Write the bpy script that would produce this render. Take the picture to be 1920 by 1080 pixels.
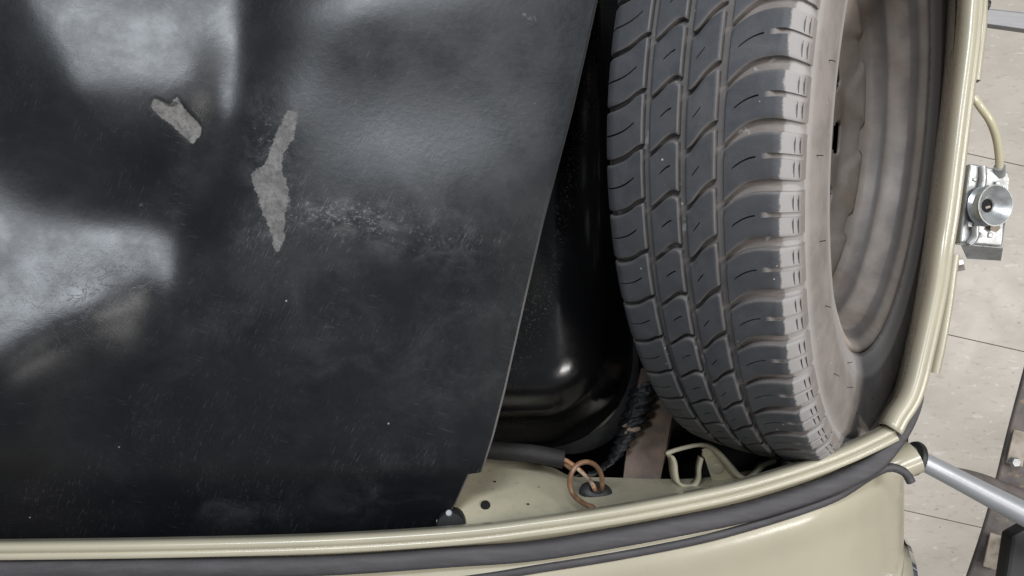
import bpy, bmesh, math, random
import numpy as np
from mathutils import Matrix, Vector
random.seed(7); rng = np.random.default_rng(7)
sc = bpy.context.scene
for o in list(bpy.data.objects): bpy.data.objects.remove(o)

# ------------------------------------------------------------------ camera, world, light
H, F = 1.25, 1371.0            # camera height above the floor, focal length in photo pixels
cd = bpy.data.cameras.new('camera'); cam = bpy.data.objects.new('camera', cd)
sc.collection.objects.link(cam); sc.camera = cam
cam.location = (0, 0, H); cam.rotation_euler = (0, 0, 0)
cd.sensor_width = 36; cd.lens = 36 * F / 1920; cd.clip_start = .01; cd.clip_end = 60

wd = bpy.data.worlds.new('World'); sc.world = wd; wd.use_nodes = True
wd.node_tree.nodes['Background'].inputs[0].default_value = (.80, .90, 1.0, 1)
wd.node_tree.nodes['Background'].inputs[1].default_value = .155

def lamp(name, loc, target, sx, sy, power, col=(1, .97, .93)):
    l = bpy.data.lights.new(name, 'AREA'); l.shape = 'RECTANGLE'; l.size = sx; l.size_y = sy
    l.energy = power; l.color = col
    o = bpy.data.objects.new(name, l); sc.collection.objects.link(o); o.location = loc
    o.rotation_euler = (Vector(target) - Vector(loc)).to_track_quat('-Z', 'Y').to_euler()
    return o
lamp('ceiling_lamp_front', (1.15, .45, 2.75), (.3, 0, .5), .30, 1.2, 30)
lamp('ceiling_lamp_far_side', (-.42, 1.15, 2.75), (-.1, .2, .5), 1.2, .30, 42, (.87, .93, 1))
lamp('ceiling_lamp_bay', (2.2, -.10, 2.75), (.4, -.1, .5), .30, 1.2, 22)
for k, (x, y) in enumerate(((1.15, -.95), (1.40, -1.0), (1.75, -1.05))):
    lamp('ceiling_spot', (x, y, 2.75), (.2, -.2, .5), .26, .26, 5.0)

sc.view_settings.view_transform = 'Standard'; sc.view_settings.look = 'None'
sc.view_settings.exposure = 0; sc.view_settings.gamma = 1
sc.view_settings.use_curve_mapping = False
sc.cycles.max_bounces = 6

# ------------------------------------------------------------------ helpers
def at(px, py, d):
    """Photo pixel at depth d below the camera, as a point in the place."""
    return Vector(((px - 960) * d / F, (540 - py) * d / F, H - d))

def link(o, parent=None):
    sc.collection.objects.link(o)
    if parent is not None: o.parent = parent
    return o
def tag(o, label=None, cat=None, group=None, kind=None):
    if label: o['label'] = label
    if cat: o['category'] = cat
    if group: o['group'] = group
    if kind: o['kind'] = kind
    return o
def empty(name, loc=(0, 0, 0)):
    o = bpy.data.objects.new(name, None); o.location = loc; o.empty_display_size = .05
    return link(o)
def mesh(name, v, f, mat, parent=None, smooth=True, sharp=None, attr=None):
    m = bpy.data.meshes.new(name)
    m.from_pydata([tuple(p) for p in v], [], [tuple(q) for q in f]); m.update()
    if attr:
        for k, vals in attr.items():
            at_ = m.attributes.new(k, 'FLOAT', 'POINT'); at_.data.foreach_set('value', np.asarray(vals, dtype=np.float32))
    if smooth:
        m.polygons.foreach_set('use_smooth', [True] * len(m.polygons))
        if sharp: m.set_sharp_from_angle(angle=math.radians(sharp))
    m.materials.append(mat)
    o = bpy.data.objects.new(name, m); link(o)
    if parent is not None:
        o.parent = parent; o.matrix_parent_inverse = parent.matrix_world.inverted() if parent.get('world_space') else Matrix()
    return o
def fixn(o):
    bm = bmesh.new(); bm.from_mesh(o.data); bmesh.ops.recalc_face_normals(bm, faces=bm.faces); bm.to_mesh(o.data); bm.free()
    return o
def solid(o, t, off=-1):
    md = o.modifiers.new('thickness', 'SOLIDIFY'); md.thickness = t; md.offset = off; return o
def bevel(o, w, seg=2, ang=40):
    md = o.modifiers.new('bevel', 'BEVEL'); md.width = w; md.segments = seg; md.limit_method = 'ANGLE'; md.angle_limit = math.radians(ang); return o
def grid_faces(nu, nv, wrap_v=False, wrap_u=False):
    f = []
    for i in range(nu if wrap_u else nu - 1):
        for j in range(nv if wrap_v else nv - 1):
            a, b = i * nv + j, ((i + 1) % nu) * nv + j
            c, d = ((i + 1) % nu) * nv + (j + 1) % nv, i * nv + (j + 1) % nv
            f.append((a, b, c, d))
    return f
def spline(pts, n):
    """Catmull-Rom through points, n samples evenly spaced by length."""
    P = np.array([list(p) for p in pts], float)
    if len(P) < 3:
        t = np.linspace(0, 1, n)[:, None]; return P[0] * (1 - t) + P[-1] * t
    Q = np.vstack([2 * P[0] - P[1], P, 2 * P[-1] - P[-2]]); out = []
    for i in range(1, len(Q) - 2):
        for t in np.linspace(0, 1, 24, endpoint=False):
            a, b, c, d = Q[i - 1], Q[i], Q[i + 1], Q[i + 2]
            out.append(.5 * (2 * b + (c - a) * t + (2 * a - 5 * b + 4 * c - d) * t * t + (3 * b - a - 3 * c + d) * t ** 3))
    out.append(P[-1]); out = np.array(out)
    s = np.r_[0, np.cumsum(np.linalg.norm(np.diff(out, axis=0), axis=1))]
    q = np.linspace(0, s[-1], n)
    return np.column_stack([np.interp(q, s, out[:, k]) for k in range(out.shape[1])])
def sweep(name, path, prof, mat, parent, n=140, closed=False, sharp=35, caps=False, wob=0):
    """Profile (outward, up) in metres carried along a path; outward is to the right of travel."""
    P = spline(path, n); T = np.gradient(P, axis=0); T[:, 2] = 0; T /= np.linalg.norm(T, axis=1)[:, None]
    N = np.column_stack([T[:, 1], -T[:, 0], np.zeros(n)])
    v = []
    for i in range(n):
        k = 1 + (wob * math.sin(i * .9) * math.sin(i * .23 + 1) if wob else 0)
        for (a, b) in prof: v.append(P[i] + N[i] * a * k + np.array([0, 0, b]))
    f = grid_faces(n, len(prof), wrap_v=closed)
    if caps and closed:
        m = len(prof); f.append(tuple(range(m))); f.append(tuple((n - 1) * m + j for j in reversed(range(m))))
    return fixn(mesh(name, v, f, mat, parent, sharp=sharp))
def tube(name, pts, r, mat, parent, n=40, seg=10, cap=True):
    P = spline(pts, n) if len(pts) > 2 else spline(pts, max(2, n // 8)); n = len(P)
    rr = np.interp(np.linspace(0, 1, n), np.linspace(0, 1, len(r)), r) if hasattr(r, '__len__') else np.full(n, r)
    T = np.gradient(P, axis=0); T /= np.linalg.norm(T, axis=1)[:, None]
    up = np.array([0, 0, 1.]) if abs(T[0][2]) < .9 else np.array([1., 0, 0])
    v = []; A = np.cross(T[0], up); A /= np.linalg.norm(A)
    for i in range(n):
        A = A - T[i] * np.dot(A, T[i]); A /= np.linalg.norm(A); B = np.cross(T[i], A)
        for k in range(seg):
            t = 2 * math.pi * k / seg; v.append(P[i] + rr[i] * (A * math.cos(t) + B * math.sin(t)))
    f = grid_faces(n, seg, wrap_v=True)
    if cap: f += [tuple(range(seg)), tuple((n - 1) * seg + k for k in range(seg))]
    return fixn(mesh(name, v, f, mat, parent, sharp=50))
def lathe(name, prof, mat, parent, seg=96, frame=None, sharp=40, cap=False, attr=None):
    """prof: (r, w) revolved around local Z; frame: 4x4 matrix."""
    v = []
    for k in range(seg):
        t = 2 * math.pi * k / seg
        for (r, w) in prof: v.append((r * math.cos(t), r * math.sin(t), w))
    f = grid_faces(seg, len(prof), wrap_u=True)
    if cap: f.append(tuple(k * len(prof) for k in range(seg))); f.append(tuple(k * len(prof) + len(prof) - 1 for k in range(seg)))
    if frame is not None: v = [frame @ Vector(p) for p in v]
    return fixn(mesh(name, v, f, mat, parent, sharp=sharp))
def prism(name, pts, thick, mat, parent, normal=None, bev=0):
    """Flat plate from a 3-D outline, given real thickness along its normal."""
    P = [Vector(p) for p in pts]
    nrm = normal or (P[1] - P[0]).cross(P[2] - P[0]).normalized()
    n = len(P); v = P + [p - nrm * thick for p in P]
    f = [tuple(range(n)), tuple(range(2 * n - 1, n - 1, -1))] + [(i, n + i, n + (i + 1) % n, (i + 1) % n) for i in range(n)]
    o = fixn(mesh(name, v, f, mat, parent, smooth=False))
    if bev: bevel(o, bev)
    return o
def box(name, c, sx, sy, sz, mat, parent, rot=0, bev=.001, tilt=(0, 0)):
    R = Matrix.Translation(c) @ Matrix.Rotation(rot, 4, 'Z') @ Matrix.Rotation(tilt[0], 4, 'X') @ Matrix.Rotation(tilt[1], 4, 'Y')
    v = [R @ Vector((x * sx / 2, y * sy / 2, z * sz / 2)) for x in (-1, 1) for y in (-1, 1) for z in (-1, 1)]
    f = [(0, 1, 3, 2), (4, 6, 7, 5), (0, 4, 5, 1), (2, 3, 7, 6), (0, 2, 6, 4), (1, 5, 7, 3)]
    o = fixn(mesh(name, v, f, mat, parent, smooth=False))
    if bev: bevel(o, bev, 2)
    return o
def ss(a, b, x):
    t = np.clip((x - a) / (b - a), 0, 1); return t * t * (3 - 2 * t)

# ------------------------------------------------------------------ materials
class NT:
    def __init__(s, name):
        s.m = bpy.data.materials.new(name); s.m.use_nodes = True; s.t = s.m.node_tree
        s.b = s.t.nodes['Principled BSDF']; s._pos = None
    def n(s, ty, **kw):
        nd = s.t.nodes.new(ty)
        for k, v in kw.items():
            if k in nd.inputs: s.set(nd.inputs[k], v)
            else: setattr(nd, k, v)
        return nd
    def set(s, inp, v):
        if isinstance(v, bpy.types.NodeSocket): s.t.links.new(v, inp)
        elif isinstance(v, tuple) and len(v) == 3 and inp.type == 'RGBA': inp.default_value = (*v, 1)
        else: inp.default_value = v
    def p(s, **kw):
        for k, v in kw.items(): s.set(s.b.inputs[k.replace('_', ' ')], v)
        return s
    def pos(s):
        if not s._pos: s._pos = s.n('ShaderNodeNewGeometry').outputs['Position']
        return s._pos
    def obj(s): return s.n('ShaderNodeTexCoord').outputs['Object']
    def scaled(s, vec, sc_, rot=(0, 0, 0)):
        return s.n('ShaderNodeMapping', Vector=vec, Scale=sc_, Rotation=rot).outputs[0]
    def noise(s, scale, detail=4, rough=.55, vec=None, dist=0):
        return s.n('ShaderNodeTexNoise', Vector=vec or s.pos(), Scale=scale, Detail=detail, Roughness=rough, Distortion=dist).outputs['Fac']
    def vor(s, scale, vec=None, feature='F1', out='Distance', rand=1.0):
        nd = s.n('ShaderNodeTexVoronoi', feature=feature, Vector=vec or s.pos(), Scale=scale, Randomness=rand); return nd.outputs[out]
    def ramp(s, fac, a, b, lo=0., hi=1.):
        return s.n('ShaderNodeMapRange', interpolation_type='SMOOTHSTEP', Value=fac, **{'From Min': a, 'From Max': b, 'To Min': lo, 'To Max': hi}).outputs[0]
    def math(s, op, a, b=0., c=0.):
        nd = s.n('ShaderNodeMath', operation=op)
        for i, q in enumerate((a, b, c)): s.set(nd.inputs[i], q)
        return nd.outputs[0]
    def mix(s, fac, a, b):
        nd = s.n('ShaderNodeMix', data_type='RGBA'); s.set(nd.inputs[0], fac); s.set(nd.inputs[6], a); s.set(nd.inputs[7], b)
        return nd.outputs[2]
    def attr(s, name): return s.n('ShaderNodeAttribute', attribute_name=name).outputs['Fac']
    def bump(s, h, dist, strength=1.):
        nd = s.n('ShaderNodeBump', Height=h, Distance=dist, Strength=strength); s.set(s.b.inputs['Normal'], nd.outputs[0]); return s
    def sep(s, vec, k):
        return s.n('ShaderNodeSeparateXYZ', Vector=vec).outputs[k]

# cream car paint
q = NT('cream_paint')
c = q.mix(q.ramp(q.noise(9, 3), .35, .7), (.435, .400, .300), (.395, .364, .276))
c = q.mix(q.ramp(q.noise(260, 3), .68, .78, 0, .35), c, (.33, .29, .21))
q.p(Base_Color=c, Roughness=q.ramp(q.noise(40, 4), .3, .8, .24, .42), Coat_Weight=.35, Coat_Roughness=.16)
q.bump(q.noise(55, 2), .0006, .25); CREAM = q.m
# inner cream, duller and dirtier
q = NT('dull_cream_paint')
c = q.mix(q.ramp(q.noise(22, 4), .35, .7), (.52, .475, .345), (.42, .385, .285))
c = q.mix(q.ramp(q.noise(170, 4), .62, .75, 0, .6), c, (.16, .13, .09))
q.p(Base_Color=c, Roughness=q.ramp(q.noise(30, 3), .3, .8, .25, .5)); q.bump(q.noise(70, 3), .0008, .3); DCREAM = q.m
# near black: deep shade of the well put into the colour; also dark parts
q = NT('black_parts_and_shade')
q.p(Base_Color=q.mix(q.ramp(q.noise(25, 5), .4, .75), (.008, .008, .009), (.022, .020, .019)), Roughness=.7)
q.bump(q.noise(120, 4), .002, .5); TUB = q.m
q = NT('brown_primer')
q.p(Base_Color=q.mix(q.ramp(q.noise(28, 5), .35, .7), (.21, .145, .105), (.11, .078, .058)), Roughness=.6); q.bump(q.noise(150, 4), .001, .4); BROWN = q.m
q = NT('mastic')
c = q.mix(q.ramp(q.noise(55, 3), .60, .66), (.012, .012, .013), (.30, .22, .16))
q.p(Base_Color=c, Roughness=.5); q.bump(q.noise(160, 4), .004, .8); MASTIC = q.m
# weatherstrip rubber
q = NT('seal_rubber')
v = q.scaled(q.pos(), (1, 6, 1))
c = q.mix(q.ramp(q.noise(35, 5, vec=v), .35, .75), (.044, .041, .044), (.064, .059, .063))
q.p(Base_Color=c, Roughness=.62); q.bump(q.noise(200, 4), .0006, .4); SEAL = q.m
q = NT('black_rubber'); q.p(Base_Color=(.018, .018, .019), Roughness=.55); q.bump(q.noise(220, 3), .0005, .4); BRUB = q.m
# tank
q = NT('black_gloss_tank')
sp = q.math('MULTIPLY', q.ramp(q.noise(430, 3, .6), .58, .66), q.attr('grime'))
c = q.mix(sp, (.0045, .0045, .005), q.mix(q.noise(90), (.07, .042, .024), (.13, .11, .09)))
q.p(Base_Color=c, Roughness=q.math('ADD', q.ramp(q.noise(20, 4), .35, .75, .19, .30), q.math('MULTIPLY', sp, .5)), Coat_Weight=.3, Coat_Roughness=.1)
q.bump(q.noise(28, 3), .0012, .35); TANK = q.m
# liner board
q = NT('black_board')
P = q.pos()
big = q.noise(7, 4, .6)
fib = q.noise(900, 3, .7)
st1 = q.noise(60, 5, .7, vec=q.scaled(q.scaled(P, (1, 1, 1), (0, 0, math.radians(14))), (1, 18, 1)))
st2 = q.noise(80, 5, .7, vec=q.scaled(q.scaled(P, (1, 1, 1), (0, 0, math.radians(27))), (15, 1, 1)), dist=.15)
scuff = q.attr('scuff'); wear = q.attr('wear'); edge = q.attr('rim')
c = q.mix(q.ramp(big, .35, .7), (.0065, .0074, .0092), (.0125, .0125, .0135))
haz = q.math('MULTIPLY', q.ramp(q.noise(16, 6, .7, dist=.6), .42, .75), q.ramp(q.attr('dust_and_sheen'), 0, 1, .25, 1))
c = q.mix(q.math('MULTIPLY', haz, .30), c, (.080, .082, .088))
scr = q.math('MAXIMUM', q.math('MULTIPLY', q.ramp(st1, .60, .68), q.ramp(q.noise(17, 3), .5, .62)), q.math('MULTIPLY', q.ramp(st2, .585, .67), q.ramp(q.noise(13, 3), .42, .56)))
c = q.mix(q.math('MULTIPLY', scr, q.ramp(scuff, 0, 1, .16, .85)), c, (.20, .195, .195))
sm = q.math('MULTIPLY', q.ramp(q.noise(38, 6, .75, dist=.4), .42, .68), q.ramp(scuff, .1, .9, 0, .34))
c = q.mix(sm, c, (.15, .145, .145))
fl = q.ramp(q.math('ADD', q.noise(230, 6, .8, vec=q.scaled(P, (1, 1.6, 1))), q.math('MULTIPLY', scuff, .22)), .74, .82)
c = q.mix(q.math('MULTIPLY', fl, q.ramp(scuff, .05, .6, 0, .6)), c, (.17, .165, .16))
spk = q.math('MULTIPLY', q.ramp(q.vor(95), .10, .05), q.ramp(q.vor(95, out='Color'), .88, .92))
c = q.mix(q.math('MULTIPLY', spk, .5), c, (.5, .5, .5))
wm = q.ramp(q.math('ADD', wear, q.math('ADD', q.math('MULTIPLY', q.math('SUBTRACT', q.noise(170, 7, .8), .5), 1.5), q.math('MULTIPLY', q.math('SUBTRACT', q.noise(45, 3, .6), .5), .9))), .42, .56)
c = q.mix(q.math('MULTIPLY', wm, q.ramp(q.noise(260, 6, .8), .36, .56, .5, 1)), c, q.mix(q.ramp(q.noise(70, 5, .7), .35, .65), (.175, .168, .162), (.115, .108, .104)))
c = q.mix(q.math('MULTIPLY', q.attr('rip'), .9), c, (.006, .006, .006))
c = q.mix(edge, c, (.16, .15, .14))
rg = q.math('ADD', q.ramp(q.noise(26, 5, .65), .3, .75, .27, .38), q.math('MULTIPLY', wm, .4))
q.p(Base_Color=c, Roughness=rg, **{'Specular_IOR_Level': .40})
hh = q.math('ADD', q.math('MULTIPLY', fib, .25), q.math('MULTIPLY', q.noise(190, 4, .6), .8))
hh = q.math('ADD', hh, q.math('MULTIPLY', q.math('MULTIPLY', q.ramp(q.noise(75, 5, .7, dist=1.2), .46, .5), .4), q.attr('crack')))
q.bump(hh, .0004, .25); BOARD = q.m
# tyre: clean rubber on the tread, dust elsewhere
def tyre_mat(name, base_dust):
    q = NT(name); P = q.pos()
    z = q.sep(q.obj(), 2)
    n1 = q.noise(60, 5, .65); n2 = q.noise(420, 4, .7)
    rub = q.mix(q.ramp(n1, .35, .72), (.050, .052, .058), (.070, .072, .078))
    rub = q.mix(q.math('MULTIPLY', q.n('ShaderNodeObjectInfo').outputs['Random'], .45), rub, (.078, .078, .082))
    rub = q.mix(q.math('MULTIPLY', q.ramp(q.noise(26, 5, .7, dist=.8), .50, .72), .5), rub, (.098, .097, .100))
    rub = q.mix(q.ramp(n2, .62, .72, 0, .35), rub, (.12, .115, .11))
    du = q.mix(q.ramp(q.noise(34, 5, .6), .3, .72), (.262, .231, .212), (.185, .162, .149))
    du = q.mix(q.ramp(q.noise(300, 4), .6, .8, 0, .3), du, (.11, .095, .085))
    e = q.math('ADD', z, q.math('MULTIPLY', q.math('SUBTRACT', q.noise(150, 5, .75), .5), .0045))
    sh = q.ramp(e, .0588, .0602)
    du = q.mix(q.math('MULTIPLY', q.ramp(e, .0588, .0602), q.ramp(z, .0695, .066)), du, (.34, .318, .308))
    if base_dust is None:
        d = q.attr('dust'); gz = q.ramp(z, -.05, .04, .38, .75)
        k = q.math('MAXIMUM', q.math('MULTIPLY', sh, .90), q.math('MULTIPLY', d, gz))
    else:
        k = q.math('MAXIMUM', q.ramp(z, -.05, .05, base_dust * .55, base_dust), sh)
    if base_dust is not None:
        du = q.mix(q.math('MULTIPLY', q.ramp(q.noise(48, 4, .6), .60, .66), q.ramp(z, .060, .050)), du, (.50, .47, .44))
    c = q.mix(k, rub, du)
    sp = q.math('MULTIPLY', q.ramp(q.vor(140), .13, .06), q.ramp(q.math('ADD', q.vor(140, out='Color'), q.math('MULTIPLY', q.ramp(q.noise(22, 2), .52, .68), .4)), .86, .92))
    c = q.mix(q.math('MULTIPLY', sp, .8), c, (.6, .58, .55))
    q.p(Base_Color=c, Roughness=q.ramp(k, 0, 1, .58, .85), **{'Specular_IOR_Level': .4})
    q.bump(q.math('ADD', n2, q.noise(130, 3)), .0004, .4); return q.m
TREAD = tyre_mat('tread_rubber', None); CARC = tyre_mat('dusty_tyre_rubber', .88)
# rim
q = NT('dusty_wheel_steel')
c = q.mix(q.ramp(q.noise(30, 5, .6), .32, .7), (.49, .425, .380), (.39, .34, .305))
c = q.mix(q.ramp(q.noise(12, 4, .6), .50, .75, 0, .6), c, (.30, .215, .155))
c = q.mix(q.ramp(q.noise(350, 3), .66, .75, 0, .4), c, (.55, .52, .49))
O = q.obj(); rad = q.math('SQRT', q.math('ADD', q.math('POWER', q.sep(O, 0), 2), q.math('POWER', q.sep(O, 1), 2)))
rad = q.math('ADD', rad, q.math('MULTIPLY', q.math('SUBTRACT', q.noise(25, 4), .5), .003))
bnd = q.math('MAXIMUM', q.math('MULTIPLY', q.ramp(rad, .1745, .1775), q.ramp(rad, .1845, .1795)), q.math('MULTIPLY', q.ramp(rad, .1865, .1885), q.ramp(rad, .1990, .1925)))
c = q.mix(q.math('MULTIPLY', bnd, .58), c, (.075, .080, .092))
q.p(Base_Color=c, Roughness=.5, Metallic=.05); q.bump(q.noise(240, 4), .0004, .4); RIM = q.m
# latch steel, tube
q = NT('zinc_steel')
c = q.mix(q.ramp(q.noise(60, 4), .35, .7), (.46, .47, .47), (.34, .34, .34))
c = q.mix(q.ramp(q.noise(120, 4, .7), .60, .70, 0, .8), c, (.25, .22, .18))
q.p(Base_Color=c, Metallic=.6, Roughness=q.ramp(q.noise(90, 4), .3, .7, .25, .5)); q.bump(q.noise(140, 4), .0008, .35); ZINC = q.m
q = NT('silver_painted_tube'); q.p(Base_Color=q.mix(q.noise(60), (.50, .51, .53), (.42, .43, .45)), Metallic=.55, Roughness=.40); SILV = q.m
q = NT('brushed_steel'); q.p(Base_Color=q.mix(q.noise(50, 4, vec=q.scaled(q.pos(), (1, 9, 1))), (.33, .33, .34), (.24, .24, .25)), Metallic=.4, Roughness=.5); BSTEEL = q.m
q = NT('chrome'); q.p(Base_Color=(.75, .76, .78), Metallic=1.0, Roughness=.08); CHROME = q.m
q = NT('dirty_bumper_steel')
c = q.mix(q.ramp(q.noise(25, 5, .6), .35, .7), (.16, .135, .125), (.085, .075, .07))
q.p(Base_Color=q.mix(q.ramp(q.noise(90, 4), .6, .72), c, (.25, .18, .11)), Roughness=.6, Metallic=.2); q.bump(q.noise(120, 4), .001, .4); BUMP = q.m
q = NT('tan_pad'); q.p(Base_Color=q.mix(q.ramp(q.noise(80, 4), .4, .7), (.40, .35, .29), (.24, .20, .16)), Roughness=.8); PAD = q.m
q = NT('plastic_sheath'); q.p(Base_Color=(.52, .47, .33), Roughness=.3, Coat_Weight=.3, **{'Subsurface_Weight': .1}); SHEATH = q.m
q = NT('copper_brown_wire')
c = q.mix(q.ramp(q.noise(90, 4), .4, .65), (.235, .130, .072), (.13, .070, .042)); q.p(Base_Color=c, Roughness=.4); WIRE = q.m
q = NT('pale_striped_wire')
c = q.mix(q.ramp(q.noise(130, 3), .45, .55), (.52, .40, .30), (.36, .17, .08)); q.p(Base_Color=c, Roughness=.45); WIRE2 = q.m
q = NT('dark_hole'); q.p(Base_Color=(.004, .004, .004), Roughness=.9); HOLE = q.m
# floor tile
q = NT('vinyl_tile')
oi = q.n('ShaderNodeObjectInfo'); P = q.pos()
off = q.n('ShaderNodeVectorMath', operation='ADD'); q.set(off.inputs[0], q.scaled(P, (1, 2.6, 1))); 
cmb = q.n('ShaderNodeCombineXYZ', X=q.math('MULTIPLY', oi.outputs['Random'], 30)); q.set(off.inputs[1], cmb.outputs[0]); V = off.outputs[0]
c = q.mix(q.ramp(q.noise(7, 4, .6, vec=V), .35, .7), (.515, .472, .415), (.450, .412, .362))
c = q.mix(q.ramp(q.noise(44, 4, .6, vec=V), .58, .66, 0, .45), c, (.36, .315, .265))
c = q.mix(q.ramp(q.noise(38, 4, .6, vec=V, dist=.5), .60, .68, 0, .5), c, (.68, .65, .61))
c = q.mix(q.ramp(q.noise(75, 3, .5, vec=V), .68, .73, 0, .7), c, (.25, .215, .175))
c = q.mix(q.math('MULTIPLY', oi.outputs['Random'], .12), c, (.40, .36, .31))
q.p(Base_Color=c, Roughness=q.ramp(q.noise(20, 3), .3, .8, .3, .5)); q.bump(q.noise(60, 3), .0006, .2); TILE = q.m
q = NT('floor_joint'); q.p(Base_Color=(.07, .06, .05), Roughness=.9); JOINT = q.m

# ------------------------------------------------------------------ floor
fl = mesh('floor', [(-6, -6, 0), (6, -6, 0), (6, 6, 0), (-6, 6, 0)], [(0, 1, 2, 3)], JOINT, smooth=False); tag(fl, kind='structure')
TS = .3085; ta = math.radians(-12.6)
t0 = at(1774, 627, H)
tm = None
for i in range(-6, 8):
    for j in range(-5, 7):
        ex, ey = Vector((math.cos(ta), math.sin(ta), 0)), Vector((-math.sin(ta), math.cos(ta), 0))
        cpos = t0 + ex * ((i + .005) * TS) + ey * ((j + .5) * TS)
        if tm is None:
            o = box('tile', (0, 0, 0), TS - .0011, TS - .0011, .004, TILE, fl, 0, .0004); tm = o
        else:
            o = tm.copy(); link(o, fl)
        o.location = (cpos.x, cpos.y, .002); o.rotation_euler = (0, 0, ta)

# ------------------------------------------------------------------ car body
car = empty('car_body', (0, 0, 0))
tag(car, 'cream painted car front with open luggage compartment, fender and rubber edged rim', 'car')
def P3(lst, d): # pixel list with depth or depth function
    return [at(x, y, d(x, y) if callable(d) else d) for x, y in lst]
dlip = lambda x, y: .575 + .03 * (max(x, -400) + 400) / 2050
LIP = [(-500, 1024), (-250, 1023), (0, 1021), (300, 1017), (600, 1009), (850, 994), (1000, 977), (1150, 955), (1300, 927), (1400, 904), (1500, 874), (1580, 845), (1640, 818), (1676, 800)]
lip = P3(LIP, dlip)
NOSE = [(1664, 797), (1676, 774), (1702, 730), (1724, 645), (1747, 538), (1758, 463), (1769, 394), (1782, 290), (1793, 200), (1803, 120), (1811, 46), (1817, -60), (1816, -200), (1800, -360), (1765, -540)]
dn = lambda x, y: .601 + .040 * min(1, max(0, (800 - y) / 350))
nose = P3(NOSE, dn)
mm = .001
prof_lip = [(3*mm, -22*mm), (.5*mm, -10*mm), (-.3*mm, -5*mm), (.5*mm, -2*mm), (2*mm, -.4*mm), (4*mm, 0), (6.2*mm, -.8*mm), (7.6*mm, -2.4*mm), (8.4*mm, -3*mm), (9.2*mm, -2.2*mm), (10.6*mm, -1.8*mm), (13.2*mm, -2.2*mm), (14.6*mm, -6*mm), (15*mm, -14*mm)]
sweep('opening_flange', lip, prof_lip, CREAM, car, 200, sharp=70)
prof_nose = [(4*mm, -22*mm), (1*mm, -10*mm), (-.4*mm, -4*mm), (.3*mm, -.5*mm), (2*mm, 1.8*mm), (4.4*mm, 2.8*mm), (7*mm, 2.6*mm), (9*mm, 1.6*mm), (10*mm, .9*mm), (10.8*mm, .8*mm), (11.6*mm, 1.2*mm), (13*mm, .9*mm), (15*mm, -.6*mm), (16*mm, -4*mm), (16.2*mm, -12*mm)]
nf = sweep('nose_flange', nose, prof_nose, CREAM, car, 160, sharp=70); solid(nf, .0012, -1)
# outer reinforcing strip of the nose
NBP = [(-4*mm, -4*mm), (-3*mm, 0), (0, 1.5*mm), (3*mm, 0), (4*mm, -6*mm), (3*mm, -16*mm)]
sweep('nose_bead', P3([(1756, 700), (1768, 645), (1781, 570), (1789, 510), (1794, 478)], .648), NBP, CREAM, car, 40, sharp=70)
sweep('nose_bead', P3([(1833, 150), (1840, 90), (1845, 40), (1848, -80), (1845, -200)], .655), NBP, CREAM, car, 40, sharp=70)
# apron below the nose, and dark inner walls
sweep('front_apron', nose, [(15*mm, -8*mm), (22*mm, -40*mm), (56*mm, -120*mm), (112*mm, -230*mm), (138*mm, -300*mm), (110*mm, -350*mm)], CREAM, car, 80)
sweep('inner_wall', lip, [(4*mm, -22*mm), (22*mm, -60*mm), (150*mm, -380*mm)], TUB, car, 90)
sweep('inner_wall', nose, [(6*mm, -22*mm), (22*mm, -50*mm), (100*mm, -200*mm), (175*mm, -380*mm)], TUB, car, 90)
mesh('well_floor', [at(-500, -500, .97), at(1760, -500, .985), at(1700, 900, .985), at(-500, 1000, .985)], [(0, 1, 2, 3)], TUB, car, smooth=False)
# weatherstrip
SEALP = [(-500, 1068), (-250, 1068), (0, 1067), (300, 1064), (600, 1060), (850, 1044), (1000, 1033), (1150, 1009), (1300, 981), (1400, 960), (1500, 930), (1580, 900), (1640, 867), (1683, 821), (1709, 781), (1728, 740)]
dse = lambda x, y: dlip(x, y) + .010
def ellprof(a, b, n=14, sq=1.0):
    r = []
    for k in range(n):
        t = 2 * math.pi * k / n; cx, sx = math.cos(t), math.sin(t)
        r.append((a * math.copysign(abs(cx) ** sq, cx), b * math.copysign(abs(sx) ** sq, sx)))
    return r
seal = sweep('weatherstrip', P3(SEALP, dse), [(a, b + (.0014 * (a / .0075)) ) for a, b in ellprof(7.6*mm, 5.5*mm, 16, .75)], SEAL, car, 200, closed=True, caps=True, sharp=60)
mv = seal.data.vertices
for i in range(200):     # the strip tapers to its end at the nose
    k = min(1, (199 - i) / 14); k = .25 + .75 * k ** .6
    cpt = sum((mv[i * 16 + j].co for j in range(16)), Vector()) / 16
    for j in range(16): mv[i * 16 + j].co = cpt + (mv[i * 16 + j].co - cpt) * k
# cream gutter between the flange and the fender
BEAD = [(-500, 1150), (0, 1146), (400, 1132), (700, 1108), (900, 1083), (1000, 1067), (1150, 1043), (1300, 1014), (1400, 988), (1500, 957), (1570, 930), (1630, 892), (1662, 877)]
bead_d = lambda x, y: dlip(x, y) + .014
gut = []
A_ = spline(lip[:-1], 90); B_ = spline(P3(BEAD, lambda x, y: dlip(x, y) + .012), 90)
for i in range(90):
    a, b = A_[i], B_[i]
    for t in (0, .12, .4, .7, 1.0):
        pnt = a * (1 - t) + b * t; pnt[2] = a[2] * (1 - t) + b[2] * t - .012 * math.sin(math.pi * min(1, t * 1.05)) ** .8 - (.006 if t < .05 else 0); gut.append(pnt)
fixn(mesh('gutter', gut, grid_faces(90, 5), CREAM, car))
BEADX = BEAD + [(1684, 879), (1700, 889), (1708, 904)]
bd = sweep('fender_beading', P3(BEADX, bead_d), ellprof(3.7*mm, 3.4*mm, 12, .8), SEAL, car, 180, closed=True, caps=True, sharp=60)
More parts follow.
